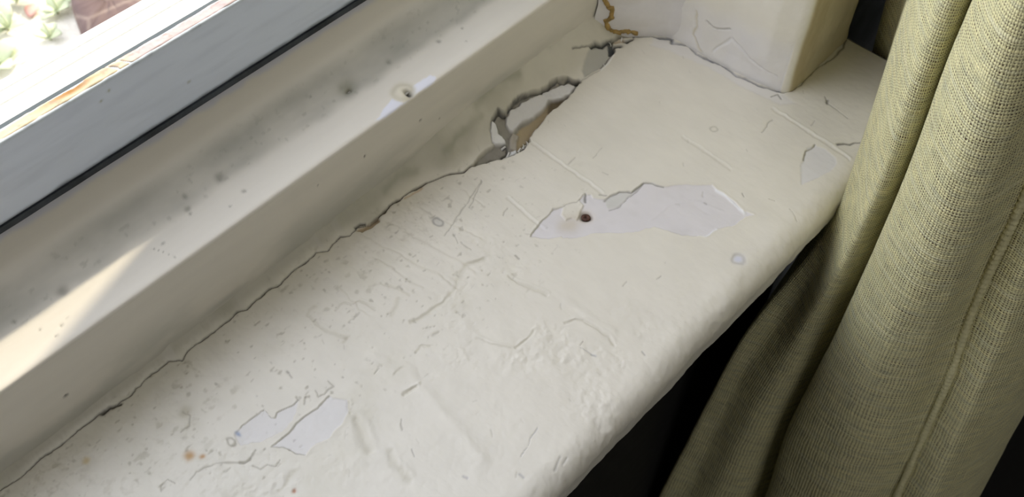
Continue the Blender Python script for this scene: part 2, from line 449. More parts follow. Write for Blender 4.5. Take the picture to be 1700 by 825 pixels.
# lower-left peeled patches
F.patch(sill([(390, 718), (400, 710), (433, 683), (437, 681), (445, 685), (450, 693), (457, 693), (460, 683), (488, 672), (495, 665), (493, 683), (488, 696), (467, 717), (433, 732), (400, 739), (393, 728)]), .0004, lin((221, 221, 226)), soft=.0005, strength=.65, rim=.00012)
F.patch(sill([(452, 742), (466, 731), (478, 720), (503, 693), (527, 677), (547, 658), (560, 662), (575, 663), (579, 680), (567, 703), (545, 726), (515, 742), (507, 755), (490, 753), (470, 743)]), .0004, lin((221, 221, 226)), soft=.0005, strength=.65, rim=.00012)
for pl in [[(400, 710), (433, 683), (437, 681), (445, 685), (450, 693), (457, 693), (460, 683), (488, 672), (495, 665), (492, 661)], [(507, 755), (490, 753), (470, 743), (452, 742), (466, 731), (478, 720), (503, 693), (527, 677), (547, 658)],
           [(317, 797), (328, 783), (350, 773), (358, 768), (407, 767), (417, 757), (424, 748)], [(267, 817), (266, 806), (277, 795), (290, 802)], [(420, 773), (433, 777), (445, 770), (457, 772), (464, 766), (466, 763)],
           [(300, 716), (314, 706), (316, 690), (305, 682)], [(400, 767), (408, 766), (416, 760)], [(523, 648), (528, 658), (538, 656), (545, 647), (553, 640), (545, 633)], [(505, 672), (509, 658), (514, 656)],
           [(622, 620), (630, 612)], [(780, 345), (800, 300), (742, 375)][0:2], [(800, 298), (780, 330), (760, 360), (738, 390)], [(1265, 220), (1275, 206), (1282, 200)], [(1370, 160), (1374, 172), (1390, 182), (1408, 196)]]:
    F.line(sill(pl), .0004, .0004, lin((156, 153, 142)), .6)
F.blob(sill([(396, 719)])[0], (.0011, .0022), 0, lin((150, 165, 195)), .9)
for c, r, cc in [((314, 757), .003, (186, 146, 92)), ((336, 758), .0018, (190, 150, 104)), ((143, 763), .002, (206, 190, 150)), ((487, 816), .0012, (170, 120, 90))]:
    F.blob(sill([c])[0], r, .0004, lin(cc), .9)
F.blob(sill([(385, 733)])[0], (.0018, .003), .0004, lin((165, 162, 150)), .7, ring=True)
F.blob(sill([(308, 683)])[0], (.004, .004), .0006, lin((178, 174, 156)), .6)
# small dark chips and ticks
for a, b, ww, cc in [((855, 424), (861, 429), .0007, (96, 90, 82)), ((996, 322), (1006, 324), .0008, (110, 106, 100)), ((1034, 474), (1040, 466), .0006, (150, 146, 132)), ((1090, 464), (1097, 458), .0006, (140, 136, 122)),
                     ((964, 572), (968, 567), .0006, (110, 90, 70)), ((962, 575), (986, 590), .0004, (150, 150, 150)), ((982, 588), (988, 591), .0009, (140, 142, 150)), ((867, 757), (892, 710), .0004, (150, 152, 160)),
                     ((922, 778), (930, 756), .0009, (170, 170, 166)), ((936, 770), (942, 758), .001, (240, 240, 238)), ((863, 788), (868, 794), .0009, (150, 152, 160)), ((719, 556), (728, 550), .001, (168, 164, 150)),
                     ((1232, 322), (1234, 326), .0006, (90, 80, 60)), ((1169, 336), (1172, 338), .0008, (130, 128, 126)), ((1310, 347), (1325, 366), .0005, (160, 156, 145)), ((1275, 330), (1284, 334), .0004, (150, 140, 120)),
                     ((842, 345), (836, 358), .0005, (150, 146, 130)), ((1010, 290), (1000, 286), .0006, (160, 158, 146)), ((955, 262), (945, 272), .0005, (165, 160, 150)), ((1000, 245), (985, 262), .0004, (170, 166, 152)),
                     ((765, 400), (780, 415), .0004, (160, 156, 140)), ((752, 388), (760, 402), .0005, (150, 146, 130)), ((478, 617), (480, 619), .0008, (70, 66, 60)), ((482, 622), (485, 628), .0006, (130, 126, 120)),
                     ((665, 697), (668, 712), .0006, (150, 148, 140)), ((683, 745), (688, 757), .0005, (150, 150, 150)), ((1168, 790), (1172, 792), .001, (150, 148, 145)), ((1065, 585), (1070, 590), .0007, (130, 130, 134)),
                     ((768, 790), (775, 795), .0008, (150, 150, 160)), ((1345, 208), (1352, 200), .0005, (160, 156, 148))]:
    F.line(sill([a, b]), ww * .8, .0003, lin(cc), .5)
# chipped patch and cracks near the outer front corner
F.patch(sill([(1335, 257), (1340, 246), (1352, 242), (1370, 248), (1386, 262), (1388, 272), (1381, 281), (1368, 290), (1357, 296), (1340, 302), (1331, 308), (1330, 290), (1331, 272)]), .0004, lin((222, 221, 223)), soft=.001, strength=.8)
F.line(sill([(1332, 266), (1336, 252), (1348, 247), (1352, 240)]), .0005, .0006, lin((140, 136, 120)), .9)
F.line(sill([(1390, 241), (1402, 238), (1412, 239), (1428, 236)]), .0008, .0008, lin((104, 100, 92)), .9)
F.line(sill([(1374, 166), (1373, 172)]), .0007, .0004, lin((130, 128, 120)), .8)
# random hairline scratches from years of use
for i in range(60):
    c = sill([(_rs.uniform(150, 1350), _rs.uniform(80, 800))])[0]
    if not (.15 < c[1] < .34 and c[0] < .6): continue
    a = _rs.normal(.9, .5); L_ = _rs.uniform(.001, .005)
    P = np.array([c, c + L_ * np.array([math.cos(a), math.sin(a)])])
    F.line(P, .00035, .0002, lin((180, 177, 165)), _rs.uniform(.1, .4))
PR = np.zeros((len(xs), len(prof), 3))
Hs = F.H.reshape(XX.shape)
# front edge bows slightly as in the photo
PR[..., 0] = XX
PR[..., 1] = prof[None, :, 0] + Hs * prof[None, :, 2] * 1.0
PR[..., 2] = prof[None, :, 1] + Hs * prof[None, :, 3]
sill_o = grid_mesh('trim_1', PR, F.C, M_SILL)
tag(sill_o, 'cream painted plaster window sill with cracked and peeling paint', kind='structure')
boxobj('core', (XL, Y0 + .012, -th + .001), (XR - .0002, Y1, -.006), M_SILL, sill_o)
me = sill_o.children[0].data
a = me.color_attributes.new('pigment', 'FLOAT_COLOR', 'POINT')
for d in a.data: d.color = (*C_CREAM, 1)
# end cap of the sill
bm = bmesh.new()
pp = [bm.verts.new((XR, p[0], p[1])) for p in prof[::6]] + [bm.verts.new((XR, Y1, -th))]
bm.faces.new(pp)
o = obj('end_face', bm, M_ROOM, sill_o)

# rusty screw sunk in the sill
M_RUST = mat('rusty_screw_metal', (.11, .05, .035), .7, bump=.0003, bscale=900, vary=.5, metal=.3)
def screw_mesh(r, mt, name, parent, loc, normal='z'):
    bm = bmesh.new()
    prf = [(0, -.004), (r * .4, -.004), (r * .45, -.001), (r * .95, 0), (r, .0004), (r * .9, .0008), (r * .35, .0009)]
    rings = []
    for rr, zz in prf[1:]:
        rings.append([bm.verts.new((rr * math.cos(2 * math.pi * i / 24), rr * math.sin(2 * math.pi * i / 24), zz)) for i in range(24)])
    for a, b in zip(rings, rings[1:]):
        for i in range(24):
            bm.faces.new((a[i], a[(i + 1) % 24], b[(i + 1) % 24], b[i]))
    # cross recess: a star pressed in the middle
    star = [bm.verts.new(((r * (.34 if i % 2 == 0 else .14)) * math.cos(math.pi * i / 4), (r * (.34 if i % 2 == 0 else .14)) * math.sin(math.pi * i / 4), .0003)) for i in range(8)]
    bot = [bm.verts.new((v.co.x * .7, v.co.y * .7, -.0008)) for v in star]
    for i in range(8):
        bm.faces.new((star[i], star[(i + 1) % 8], bot[(i + 1) % 8], bot[i]))
        for kx in range(3):
            bm.faces.new((rings[-1][(i * 3 + kx) % 24], rings[-1][(i * 3 + kx + 1) % 24], star[i])) if kx < 3 else None
        bm.faces.new((rings[-1][(i * 3 + 3) % 24], star[(i + 1) % 8], star[i]))
    bm.faces.new(bot)
    o = obj(name, bm, mt, parent, True)
    o.location = loc
    return o
sc = screw_mesh(.0030, M_RUST, 'screw', sill_o, (sc0[0], sc0[1], -.0019))
tag(sc, 'rusty brown screw head sunk in the peeled patch')
sc.rotation_euler = (0, 0, .5)

# small loose flakes of paint at the broken edge
M_FLAKE = mat('paint_flake', tuple(lin((222, 222, 222))), .5)
for i, (fx, fy, fl, fw, fa) in enumerate([(843, 257, .0040, .0016, .4), (868, 243, .0030, .0012, .9), (874, 238, .0026, .0012, 1.3), (862, 249, .0032, .0013, .2), (836, 246, .0036, .0014, -.3),
                                          (1002, 110, .0034, .0010, .9), (1012, 74, .0030, .0012, 1.6), (1031, 66, .0040, .0014, .5)]):
    p = on(2, 0, fx, fy); bm = bmesh.new(); rows = []
    for q in range(6):
        t_ = q / 5
        rows.append([bm.verts.new(((t_ - .5) * fl, -fw / 2 * (1 - .5 * t_), .0012 * math.sin(t_ * 2.6))), bm.verts.new(((t_ - .5) * fl, fw / 2 * (1 - .3 * t_), .0016 * math.sin(t_ * 2.2)))])
    for A, B in zip(rows, rows[1:]): bm.faces.new((A[0], A[1], B[1], B[0]))
    rr = bmesh.ops.extrude_face_region(bm, geom=list(bm.faces))
    for v in [v for v in rr['geom'] if isinstance(v, bmesh.types.BMVert)]: v.co.z += .0003
    o = obj('paint_flake', bm, M_FLAKE, sill_o, True)
    o.location = (p[0], p[1], -.0006); o.rotation_euler = (.3, -.2, fa)

# ------------------------------------------------------------------ window_1
win = empty('window_1', (0, .354, 0))
tag(win, 'painted timber window with a grey sash rail above the sill', kind='structure')
def wchild(o):
    o.parent = win; o.matrix_parent_inverse = Matrix.Translation((0, -.354, 0))
    return o

def sweep(name, pts, x0, x1, step, ds, mt, base, paint, rnd=.0015, fine_from=None):
    """sweep a cross-section (y, z) along x, resampled finely; paint(Field, to_s) adds wear"""
    pts = np.array(pts, float)
    # chaikin rounding
    for _ in range(2):
        q = [pts[0]]
        for a, b in zip(pts, pts[1:]):
            L_ = np.linalg.norm(b - a); tt = min(.3, rnd / max(L_, 1e-9))
            q += [a + (b - a) * tt, b - (b - a) * tt]
        q.append(pts[-1]); pts = np.array(q)
    seg = np.hypot(*np.diff(pts, axis=0).T); keep = np.concatenate([[True], seg > 1e-9]); pts = pts[keep]
    s = np.concatenate([[0], np.cumsum(np.hypot(*np.diff(pts, axis=0).T))])
    ss = np.linspace(0, s[-1], int(s[-1] / ds) + 2)
    Y = np.interp(ss, s, pts[:, 0]); Z = np.interp(ss, s, pts[:, 1])
    ty = np.gradient(Y, ss); tz = np.gradient(Z, ss); ll = np.hypot(ty, tz)
    ny, nz = -tz / ll, ty / ll
    xs = np.arange(x0, x1, step) if fine_from is None else np.concatenate([np.linspace(x0, fine_from, 40)[:-1], np.arange(fine_from, x1, step)])
    xs[-1] = x1
    UU, SS = np.meshgrid(xs, ss, indexing='ij')
    f = Field(UU, SS, base)
    def ts(y, z): return ss[np.argmin((Y - y) ** 2 + (Z - z) ** 2)]
    f.Y = np.broadcast_to(Y, UU.shape).ravel(); f.Z = np.broadcast_to(Z, UU.shape).ravel()
    paint(f, ts)
    P = np.stack([UU, Y[None] + f.H.reshape(UU.shape) * ny, Z[None] + f.H.reshape(UU.shape) * nz], -1)
    return grid_mesh(name, P, f.C, mt)

ZL = .0665
def frame_paint(f, ts):
    al = np.arange(f.U.size)
    f.H += .0002 * fbm(f.U * .3, f.V, .02, 3, 61) + .00006 * fbm(f.U * .25, f.V, .004, 3, 62)
    # face: grime near the foot
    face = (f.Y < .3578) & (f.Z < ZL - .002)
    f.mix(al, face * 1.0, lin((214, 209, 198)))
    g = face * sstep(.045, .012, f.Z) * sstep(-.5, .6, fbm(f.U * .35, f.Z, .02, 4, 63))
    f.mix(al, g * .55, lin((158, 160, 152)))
    # top: clean strip at the edge, grime beyond it
    top = f.Z > ZL - .002
    dirt = top * sstep(.377, .386, f.Y + .002 * fbm(f.U, f.V, .02, 3, 64)) * sstep(.409, .398, f.Y) * (.62 + .3 * fbm(f.U * .5, f.V, .016, 4, 65))
    f.mix(al, dirt, lin((166, 166, 158)))
    sp = top * sstep(.45, .8, fbm(f.U, f.V, .004, 3, 66)) * sstep(.376, .384, f.Y) * sstep(.408, .396, f.Y)
    f.mix(al, sp * .3, lin((140, 140, 130)))
    up = top * sstep(.404, .410, f.Y)
    f.mix(al, up * .9, lin((214, 209, 198)))
    ed = top * sstep(.4165, .4195, f.Y + .0008 * fbm(f.U, f.V, .01, 2, 67))
    f.mix(al, ed * .8, lin((192, 194, 206)))
    # bare white retouch either side of the plugged screw
    def T(pl): return np.array([[p[0], ts(p[1], ZL)] for p in [on(2, ZL, *q) for q in pl]])
    f.patch(T([(622, 202), (640, 178), (652, 163), (668, 170), (690, 158), (680, 168), (655, 186), (640, 196)]), .0001, lin((232, 234, 246)), soft=.0006)
    f.patch(T([(684, 158), (685, 145), (702, 133), (712, 126), (724, 128), (720, 136), (700, 150)]), .0001, lin((232, 234, 246)), soft=.0006)
    c = T([(669, 153)])[0]
    f.blob(c, (.0062, .0062), -.0009, lin((226, 220, 200)), .9)
    f.blob(c, .0062, .0006, lin((196, 190, 168)), .6, ring=True)
    c2 = T([(678, 154)])[0]
    f.blob(c2, (.0020, .0030), .003, lin((40, 38, 30)), 1)
    c = T([(577, 150)])[0]
    f.blob(c, (.0062, .0050), .0014, lin((142, 142, 126)), .7)
    f.blob(c + np.array([0, -.0008]), (.002, .0014), .002, lin((86, 84, 66)), .9)
    for q, r in [((727, 68), .0016), ((766, 46), .0009), ((773, 69), .0007), ((510, 211), .0007), ((512, 168), .0009), ((405, 317), .0014), ((382, 342), .0008), ((364, 297), .0032), ((308, 329), .0018), ((312, 347), .0018), ((318, 355), .001), ((270, 402), .001),
                 ((100, 540), .0009), ((92, 557), .0008), ((66, 548), .0007), ((113, 526), .0006), ((24, 537), .0012), ((106, 485), .003), ((645, 105), .002)]:
        f.blob(T([q])[0], r, .0003, lin((124, 122, 112)), .6)
    f.line(T([(250, 413), (265, 417), (296, 430)]), .0003, .0003, lin((150, 146, 134)), .8)
    for x, z, r in [(.0523, .0278, .0013), (.233, .05, .0005), (.27, .045, .0007), (.318, .041, .0008), (.335, .03, .0006)]:
        f.blob((x, ts(.354, z)), r, .0008, lin((66, 62, 54)), .95)

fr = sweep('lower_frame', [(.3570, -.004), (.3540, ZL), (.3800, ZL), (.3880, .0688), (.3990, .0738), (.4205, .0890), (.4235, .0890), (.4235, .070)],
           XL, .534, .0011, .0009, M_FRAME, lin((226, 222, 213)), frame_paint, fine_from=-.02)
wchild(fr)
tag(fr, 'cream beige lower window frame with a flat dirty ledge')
boxm = boxobj('frame_core', (XL, .3595, 0), (.5315, .4225, .0655), M_ROOM)
wchild(boxm)
# plug: screw behind the hole of the ledge
ph = on(2, ZL, 678, 154)
s2 = screw_mesh(.0022, mat('dark_screw', (.03, .028, .022), .6), 'screw', None, (ph[0], ph[1], ZL - .0035)); wchild(s2)
tag(s2, 'dark screw head in a small hole of the ledge')

# dark-coloured strip for the shade in the gap under the sash, its grey bottom rail
wchild(boxobj('gap_strip', (XL, .4205, .086), (.5315, .430, .0925), M_GAP_SHADE))
def sash_paint(f, ts):
    al = np.arange(f.U.size)
    f.H += .00012 * fbm(f.U * .08, f.V, .008, 3, 71)
    f.mix(al, sstep(-.2, .9, fbm(f.U * .15, f.V, .006, 4, 72)) * .3, lin((196, 206, 226)))
    gr = sstep(.097, .0925, f.Z + .0009 * fbm(f.U * .5, f.V, .006, 3, 73)) * (f.Y < .4225)  # shade of the gap painted onto the rail's foot with a soft edge
    f.mix(al, gr * .85, lin((70, 82, 100)))
    f.H -= gr * .0004
    for q in [(168, 166), (181, 150), (314, 134)]:
        p = on(1, .4208, *q)
        f.blob((p[0], ts(.4208, p[2])), .001, .0001, lin((140, 146, 120)), .6)
    # worn upper arris
    ar = sstep(.1395, .1415, f.Z) * (f.Y < .425)
    f.mix(al, ar * .7, lin((214, 226, 236)))
    dz = sstep(.2, .5, fbm(f.U, f.V, .008, 3, 74)) * ar
    f.mix(al, dz * .5, lin((160, 170, 180)))
sr = sweep('sash_rail', [(.4245, .0915), (.4208, .0925), (.4208, .1418), (.4225, .1420), (.4300, .1410)], XL, .5315, .0012, .0007, M_SASH, lin((226, 236, 254)), sash_paint, rnd=.0008, fine_from=0)
wchild(sr); tag(sr, 'blue grey painted bottom rail of the sash')
wchild(boxobj('rail_core', (XL, .4222, .0925), (.5315, .430, .1395), M_ROOM))
# crumbling putty on top of the rail
def putty_paint(f, ts):
    al = np.arange(f.U.size)
    f.H += .0005 * fbm(f.U, f.V, .008, 4, 81) * 1.0
    left = sstep(.185, .17, f.U)
    f.mix(al, left, lin((222, 206, 176)))
    b = sstep(.0, .6, fbm(f.U, f.V * 2.5, .006, 4, 82)) * sstep(.4262, .4305, f.Y) * (1 - left)
    f.mix(al, b * .9, lin((116, 96, 88)))
    b2 = left * np.exp(-((f.U - .143) / .016) ** 2) * sstep(.4225, .4275, f.Y)
    f.mix(al, b2 * 1, lin((166, 120, 62))); f.H -= b2 * .0003
    b3 = sstep(.35, .7, fbm(f.U, f.V, .004, 3, 83))
    f.mix(al, b3 * .4, lin((160, 140, 130)))
    for x in (.171, .178):
        f.line(np.array([(x, 0), (x - .006, .012)]), .0005, .001, lin((130, 116, 100)), .8)
pu = sweep('putty', [(.4218, .1400), (.4225, .1424), (.4285, .1420), (.4318, .1398), (.4325, .134)], XL, .5315, .0006, .0004, M_WALL, lin((205, 186, 186)), putty_paint, rnd=.0004, fine_from=.04)
wchild(pu); tag(pu, 'crumbling pinkish putty strip on the sash rail')
# gasket, glass, white outer frame with two grooves
gk = bmesh.new(); box(gk, (XL, .4322, .1285), (.5315, .4400, .1345))
gk = obj('gasket', gk, mat('teal_grey_gasket', (.055, .075, .085), .5)); wchild(gk)
bm = bmesh.new()
prf = [(.4395, .120), (.4395, .1300), (.4400, .1345), (.4415, .1350), (.4560, .1305), (.4562, .1240), (.4576, .1240), (.4578, .1303), (.4655, .1300), (.4657, .1240), (.4668, .1240), (.4670, .1298), (.4745, .1290), (.4760, .1270), (.4760, .108), (.4700, .085), (.43, .085)]
va = [bm.verts.new((XL, y, z)) for y, z in prf]; vb = [bm.verts.new((.56, y, z)) for y, z in prf]
for i in range(len(prf) - 1): bm.faces.new((va[i], va[i + 1], vb[i + 1], vb[i]))
of = obj('outer_frame', bm, M_WHITE); wchild(of); tag(of, 'white outer frame rail with two grooves')
mg = bpy.data.materials.new('clear_glass'); mg.use_nodes = True
nt = mg.node_tree; nt.nodes.clear()
tr = nt.nodes.new('ShaderNodeBsdfTransparent'); gl = nt.nodes.new('ShaderNodeBsdfGlossy'); mx = nt.nodes.new('ShaderNodeMixShader'); fz = nt.nodes.new('ShaderNodeLayerWeight'); pw = nt.nodes.new('ShaderNodeMath'); pw.operation = 'POWER'; pw.inputs[1].default_value = 6; ou = nt.nodes.new('ShaderNodeOutputMaterial')
gl.inputs['Roughness'].default_value = 0; fz.inputs['Blend'].default_value = .5
tr.inputs[0].default_value = (.97, .97, .97, 1)
nt.links.new(fz.outputs['Facing'], pw.inputs[0]); nt.links.new(pw.outputs[0], mx.inputs[0]); nt.links.new(tr.outputs[0], mx.inputs[1]); nt.links.new(gl.outputs[0], mx.inputs[2]); nt.links.new(mx.outputs[0], ou.inputs[0])
wchild(boxobj('pane', (XL + .03, .4345, .132), (.480, .4385, 1.28), mg))
# stiles, head and jamb linings of the window (above the view)
wchild(boxobj('sash_stile', (.470, .4208, .1421), (.5315, .4395, 1.30), M_WHITE))
wchild(boxobj('sash_stile', (XL, .4208, .1421), (XL + .042, .4395, 1.30), M_WHITE))
wchild(boxobj('sash_head', (XL, .4208, 1.27), (.5315, .4395, 1.32), M_WHITE))

# ------------------------------------------------------------------ walls
# the right jamb: splayed reveal, rounded arris, narrow room-side face (plan section swept upward)
plan = np.array([(.5310, .372), (.5310, .330), (.5336, .3107), (.5357, .298), (.5352, .2887), (.5378, .2667), (.5395, .2357), (.5440, .2215), (.5465, .2175), (.5500, .2155), (.5800, .2157), (.6180, .2160), (.6256, .2165), (.6262, .2260), (.6262, .250)])
s = np.concatenate([[0], np.cumsum(np.hypot(*np.diff(plan, axis=0).T))])
ss = np.arange(0, s[-1], .0007)
PX = np.interp(ss, s, plan[:, 0]); PY = np.interp(ss, s, plan[:, 1])
kk = np.ones(5) / 5
PXs = np.convolve(np.pad(PX, 2, 'edge'), kk, 'valid'); PYs = np.convolve(np.pad(PY, 2, 'edge'), kk, 'valid')
tx = np.gradient(PXs); ty = np.gradient(PYs); ll = np.hypot(tx, ty); nx, ny = ty / ll, -tx / ll     # outward (towards window opening / room)
zz = np.concatenate([np.arange(-.004, .20, .0007), np.linspace(.201, 1.5, 40)])
SS, ZZ = np.meshgrid(ss, zz, indexing='ij')
J = Field(SS, ZZ, lin((234, 230, 219)))
def js(px, py):
    best = None
    d = ray(px, py)
    for i in range(len(ss)):
        a = d[0] * PYs[i] - d[1] * PXs[i]
        if best is None or abs(a) < best[0]:
            best = (abs(a), i)
    i = best[1]
    t = PXs[i] / d[0]
    return ss[i], CAM[2] + t * d[2]
def jl(pl): return np.array([js(*p) for p in pl])
al = np.arange(J.U.size)
J.H += .0006 * fbm(J.U, J.V, .05, 3, 91) + .0002 * fbm(J.U, J.V, .01, 3, 92)
s_corner = ss[np.argmin((PXs - .546) ** 2 + (PYs - .2165) ** 2)]
J.H += .0008 * fbm(J.U, J.V, .02, 3, 93) * np.exp(-((J.U - s_corner) / .012) ** 2)
lowr = sstep(.050, .022, J.V + .012 * fbm(J.U, J.V, .05, 3, 94) - .05 * sstep(.07, .03, J.U)) * (J.U < s_corner - .004)
J.mix(al, lowr * (.75 + .25 * fbm(J.U, J.V, .02, 3, 99)), lin((230, 229, 232))); J.H -= .0004 * lowr
face = sstep(s_corner, s_corner + .004, J.U)
J.mix(al, face, lin((214, 204, 180)))
J.mix(al, face * sstep(s_corner + .035, s_corner + .004, J.U + .01 * fbm(J.U * 3, J.V, .02, 3, 90)) * .7, lin((184, 168, 132)))
J.mix(al, face * sstep(-.1, .8, fbm(J.U, J.V, .03, 3, 95)) * .4, lin((184, 176, 152)))
J.H -= .0008 * sstep(-.1, .6, fbm(J.U, J.V, .018, 3, 97)) * np.exp(-((J.U - s_corner - .06) / .02) ** 2)
J.mix(al, lowr * sstep(.2, .9, fbm(J.U, J.V, .03, 4, 96)) * .3, lin((206, 200, 190)))
J.H += sstep(.012, .0, J.V) * .0014 * (1 + .5 * fbm(J.U, J.V, .02, 2, 98))
for pl, ww, cc, st in [([(1058, 0), (1060, 10), (1066, 22), (1075, 30), (1082, 45), (1090, 54)], .0008, (120, 120, 132), .6), ([(1060, 10), (1066, 21)], .0016, (104, 106, 118), .9),
                       ([(1172, 36), (1182, 46), (1190, 50), (1210, 48)], .0007, (150, 148, 140), .5), ([(1155, 20), (1156, 45), (1150, 60), (1165, 85)], .0012, (214, 206, 180), .6),
                       ([(1185, 85), (1215, 65), (1245, 100), (1290, 128)], .001, (236, 236, 240), .5)]:
    J.line(jl(pl), ww, .0008, lin(cc), st)
PJ = np.stack([PXs[:, None] + nx[:, None] * -J.H.reshape(SS.shape) * -1, PYs[:, None] + ny[:, None] * J.H.reshape(SS.shape), ZZ], -1)
PJ[..., 0] = PXs[:, None] - nx[:, None] * J.H.reshape(SS.shape) * (1 if nx[100] > 0 else -1)
PJ[..., 1] = PYs[:, None] - ny[:, None] * J.H.reshape(SS.shape) * (1 if nx[100] > 0 else -1)
jamb = grid_mesh('wall_right', PJ, J.C, M_WALL)
tag(jamb, 'cream and white plastered window jamb with chipped base', kind='structure')
bm = bmesh.new(); pts = [(.5350, .354), (.5420, .300), (.5460, .240), (.549, .2235), (.6245, .2235), (.6245, .5095), (.552, .5095), (.552, .44), (.535, .44)]
lo = [bm.verts.new((x, y, .001)) for x, y in pts]; hi = [bm.verts.new((x, y, 1.5)) for x, y in pts]
for i in range(len(pts)): bm.faces.new((lo[i], lo[(i + 1) % len(pts)], hi[(i + 1) % len(pts)], hi[i]))
bm.faces.new(hi); bm.faces.new(lo)
obj('jamb_core', bm, M_ROOM, jamb)

# yellowed old sealant in the corner of frame and jamb
M_SEAL = mat('yellowed_sealant', lin((176, 146, 84)), .5, bump=.0006, bscale=500, vary=.4)

def tube(name, P, R, mt, parent=None, n=10):
    P = [Vector(p) for p in P]; bm = bmesh.new(); rings = []
    for i, p in enumerate(P):
        tdir = (P[min(i + 1, len(P) - 1)] - P[max(i - 1, 0)]).normalized()
        a = tdir.orthogonal().normalized() if i == 0 else (ax - tdir * ax.dot(tdir)).normalized()
        ax = a; b = tdir.cross(a); r = float(R[i] if hasattr(R, '__len__') else R)
        rings.append([bm.verts.new(p + r * (a * math.cos(2 * math.pi * q / n) + b * math.sin(2 * math.pi * q / n))) for q in range(n)])
    for A, B in zip(rings, rings[1:]):
        for q in range(n): bm.faces.new((A[q], A[(q + 1) % n], B[(q + 1) % n], B[q]))
    bm.faces.new(rings[0][::-1]); bm.faces.new(rings[-1])
    return obj(name, bm, mt, parent, True)

def dense(P, n, jit=0):
    P = np.array(P, float); s = np.concatenate([[0], np.cumsum(np.linalg.norm(np.diff(P, axis=0), axis=1))])
    t = np.linspace(0, s[-1], n)
    Q = np.stack([np.interp(t, s, P[:, i]) for i in range(P.shape[1])], 1)
    return Q + _rs.randn(*Q.shape) * jit

# white filler fillet in the corner of frame and jamb, following both
fu = np.linspace(0, 1, 40); fz_ = np.linspace(0, .10, 110)
FU, FZ = np.meshgrid(fu, fz_, indexing='ij')
wdt = .026 + .004 * fbm(FZ, FZ * 0, .03, 2, 101) - .10 * np.clip(FZ - .0, 0, .10)
wdt = np.maximum(wdt, .010)
fs_ = [0, .25, .5, .72, .88, 1]
qx = np.interp(FU, fs_, [.495, .5035, .5135, .5240, .5310, .5350]) + (wdt - .026) * -.4 * (1 - FU)
qy = np.interp(FU, fs_, [.3545, .3445, .3330, .3230, .3150, .3060])
Ff = Field(FU * .03, FZ, lin((226, 224, 226)))
Ff.mix(np.arange(FU.size), sstep(0, .8, fbm(Ff.U, Ff.V, .012, 3, 103)) * .3, lin((206, 202, 196)))
dd = Ff.U
bump_ = .0008 * fbm(Ff.U, Ff.V, .012, 3, 102).reshape(FU.shape)
fill = grid_mesh('corner_filler', np.stack([qx + bump_, qy - bump_ * .6, FZ - .001], -1), Ff.C, M_WALL)
wchild(fill); tag(fill, 'rough white filler in the corner beside the jamb')
seal_px = [(1000, -12), (1005, 3), (1010, 12), (1017, 14), (1017, 30), (1007, 34), (1009, 44), (1013, 52), (1030, 54), (1045, 52), (1058, 54)]
QF = np.stack([qx + bump_, qy - bump_ * .6, FZ - .001], -1).reshape(-1, 3)
rel = QF - CAM; dep = rel @ FV
QPX = 850 + FPX * (rel @ RV) / dep; QPY = 412.5 - FPX * (rel @ UV_) / dep
sp = []
for p in seal_px:                                             # the line runs over the filler's own surface
    sp.append(QF[np.argmin((QPX - p[0]) ** 2 + (QPY - p[1]) ** 2)])
sp = dense(sp, 46, .0004)
tag(wchild(tube('sealant', sp, .0014 + .0008 * _rs.rand(46), M_SEAL)), 'ragged line of yellow brown sealant')

# walls, ceiling and floor of the room
zt = 2.3
def struct(name, a, b, m_, label=None):
    o = boxobj(name, a, b, m_); tag(o, label, kind='structure'); return o
struct('wall_window', (.6262, .238, -.95), (2.2, .5095, zt), M_SIDEWALL, 'blue grey painted wall beside the window')
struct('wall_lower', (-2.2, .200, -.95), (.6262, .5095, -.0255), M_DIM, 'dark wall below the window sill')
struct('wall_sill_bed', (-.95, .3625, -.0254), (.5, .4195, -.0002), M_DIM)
struct('wall_outer_below', (-2.2, .4236, -.0254), (.5185, .504, .0845), M_BRICK)
struct('wall_left_pier', (-2.2, .215, -.0254), (XL - .001, .5095, zt), M_ROOM)
struct('wall_over_window', (XL, .30, 1.5), (.6262, .5095, zt), M_ROOM)
struct('wall_back', (-2.2, -2.6, -.95), (2.2, -2.5, zt), M_ROOM)
struct('wall_left', (-2.3, -2.5, -.95), (-2.2, .6, zt), M_ROOM)
struct('wall_far_right', (2.2, -2.5, -.95), (2.3, .6, zt), M_ROOM)
struct('ceiling', (-2.2, -2.5, zt), (2.2, .6, zt + .1), M_ROOM)
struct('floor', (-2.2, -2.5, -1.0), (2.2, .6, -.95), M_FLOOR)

# ------------------------------------------------------------------ curtain
mc = bpy.data.materials.new('yellow_green_open_weave_linen'); mc.use_nodes = True
nt = mc.node_tree; N = nt.nodes; L = nt.links; P_ = N['Principled BSDF']
def math_(op, a, b=None, c=None):
    n = N.new('ShaderNodeMath'); n.operation = op
    for i, v in enumerate((a, b, c)):
        if v is None: continue
        if isinstance(v, (int, float)): n.inputs[i].default_value = v
        else: L.new(v, n.inputs[i])
    return n.outputs[0]
def mrange(v, a, b, c, d, cl=True):
    n = N.new('ShaderNodeMapRange'); n.clamp = cl
    L.new(v, n.inputs[0])
    for i, x in enumerate((a, b, c, d)): n.inputs[i + 1].default_value = x
    return n.outputs[0]
def noise(vec, scale, detail=2, sx=1, sy=1):
    mp = N.new('ShaderNodeMapping'); mp.inputs['Scale'].default_value = (sx, sy, 1)
    L.new(vec, mp.inputs['Vector'])
    n = N.new('ShaderNodeTexNoise'); n.inputs['Scale'].default_value = scale; n.inputs['Detail'].default_value = detail
    L.new(mp.outputs[0], n.inputs['Vector']); return n.outputs['Fac']
uvn = N.new('ShaderNodeUVMap'); uvn.uv_map = 'UVMap'; uv = uvn.outputs[0]
sep = N.new('ShaderNodeSeparateXYZ'); L.new(uv, sep.inputs[0])
PT = .0023
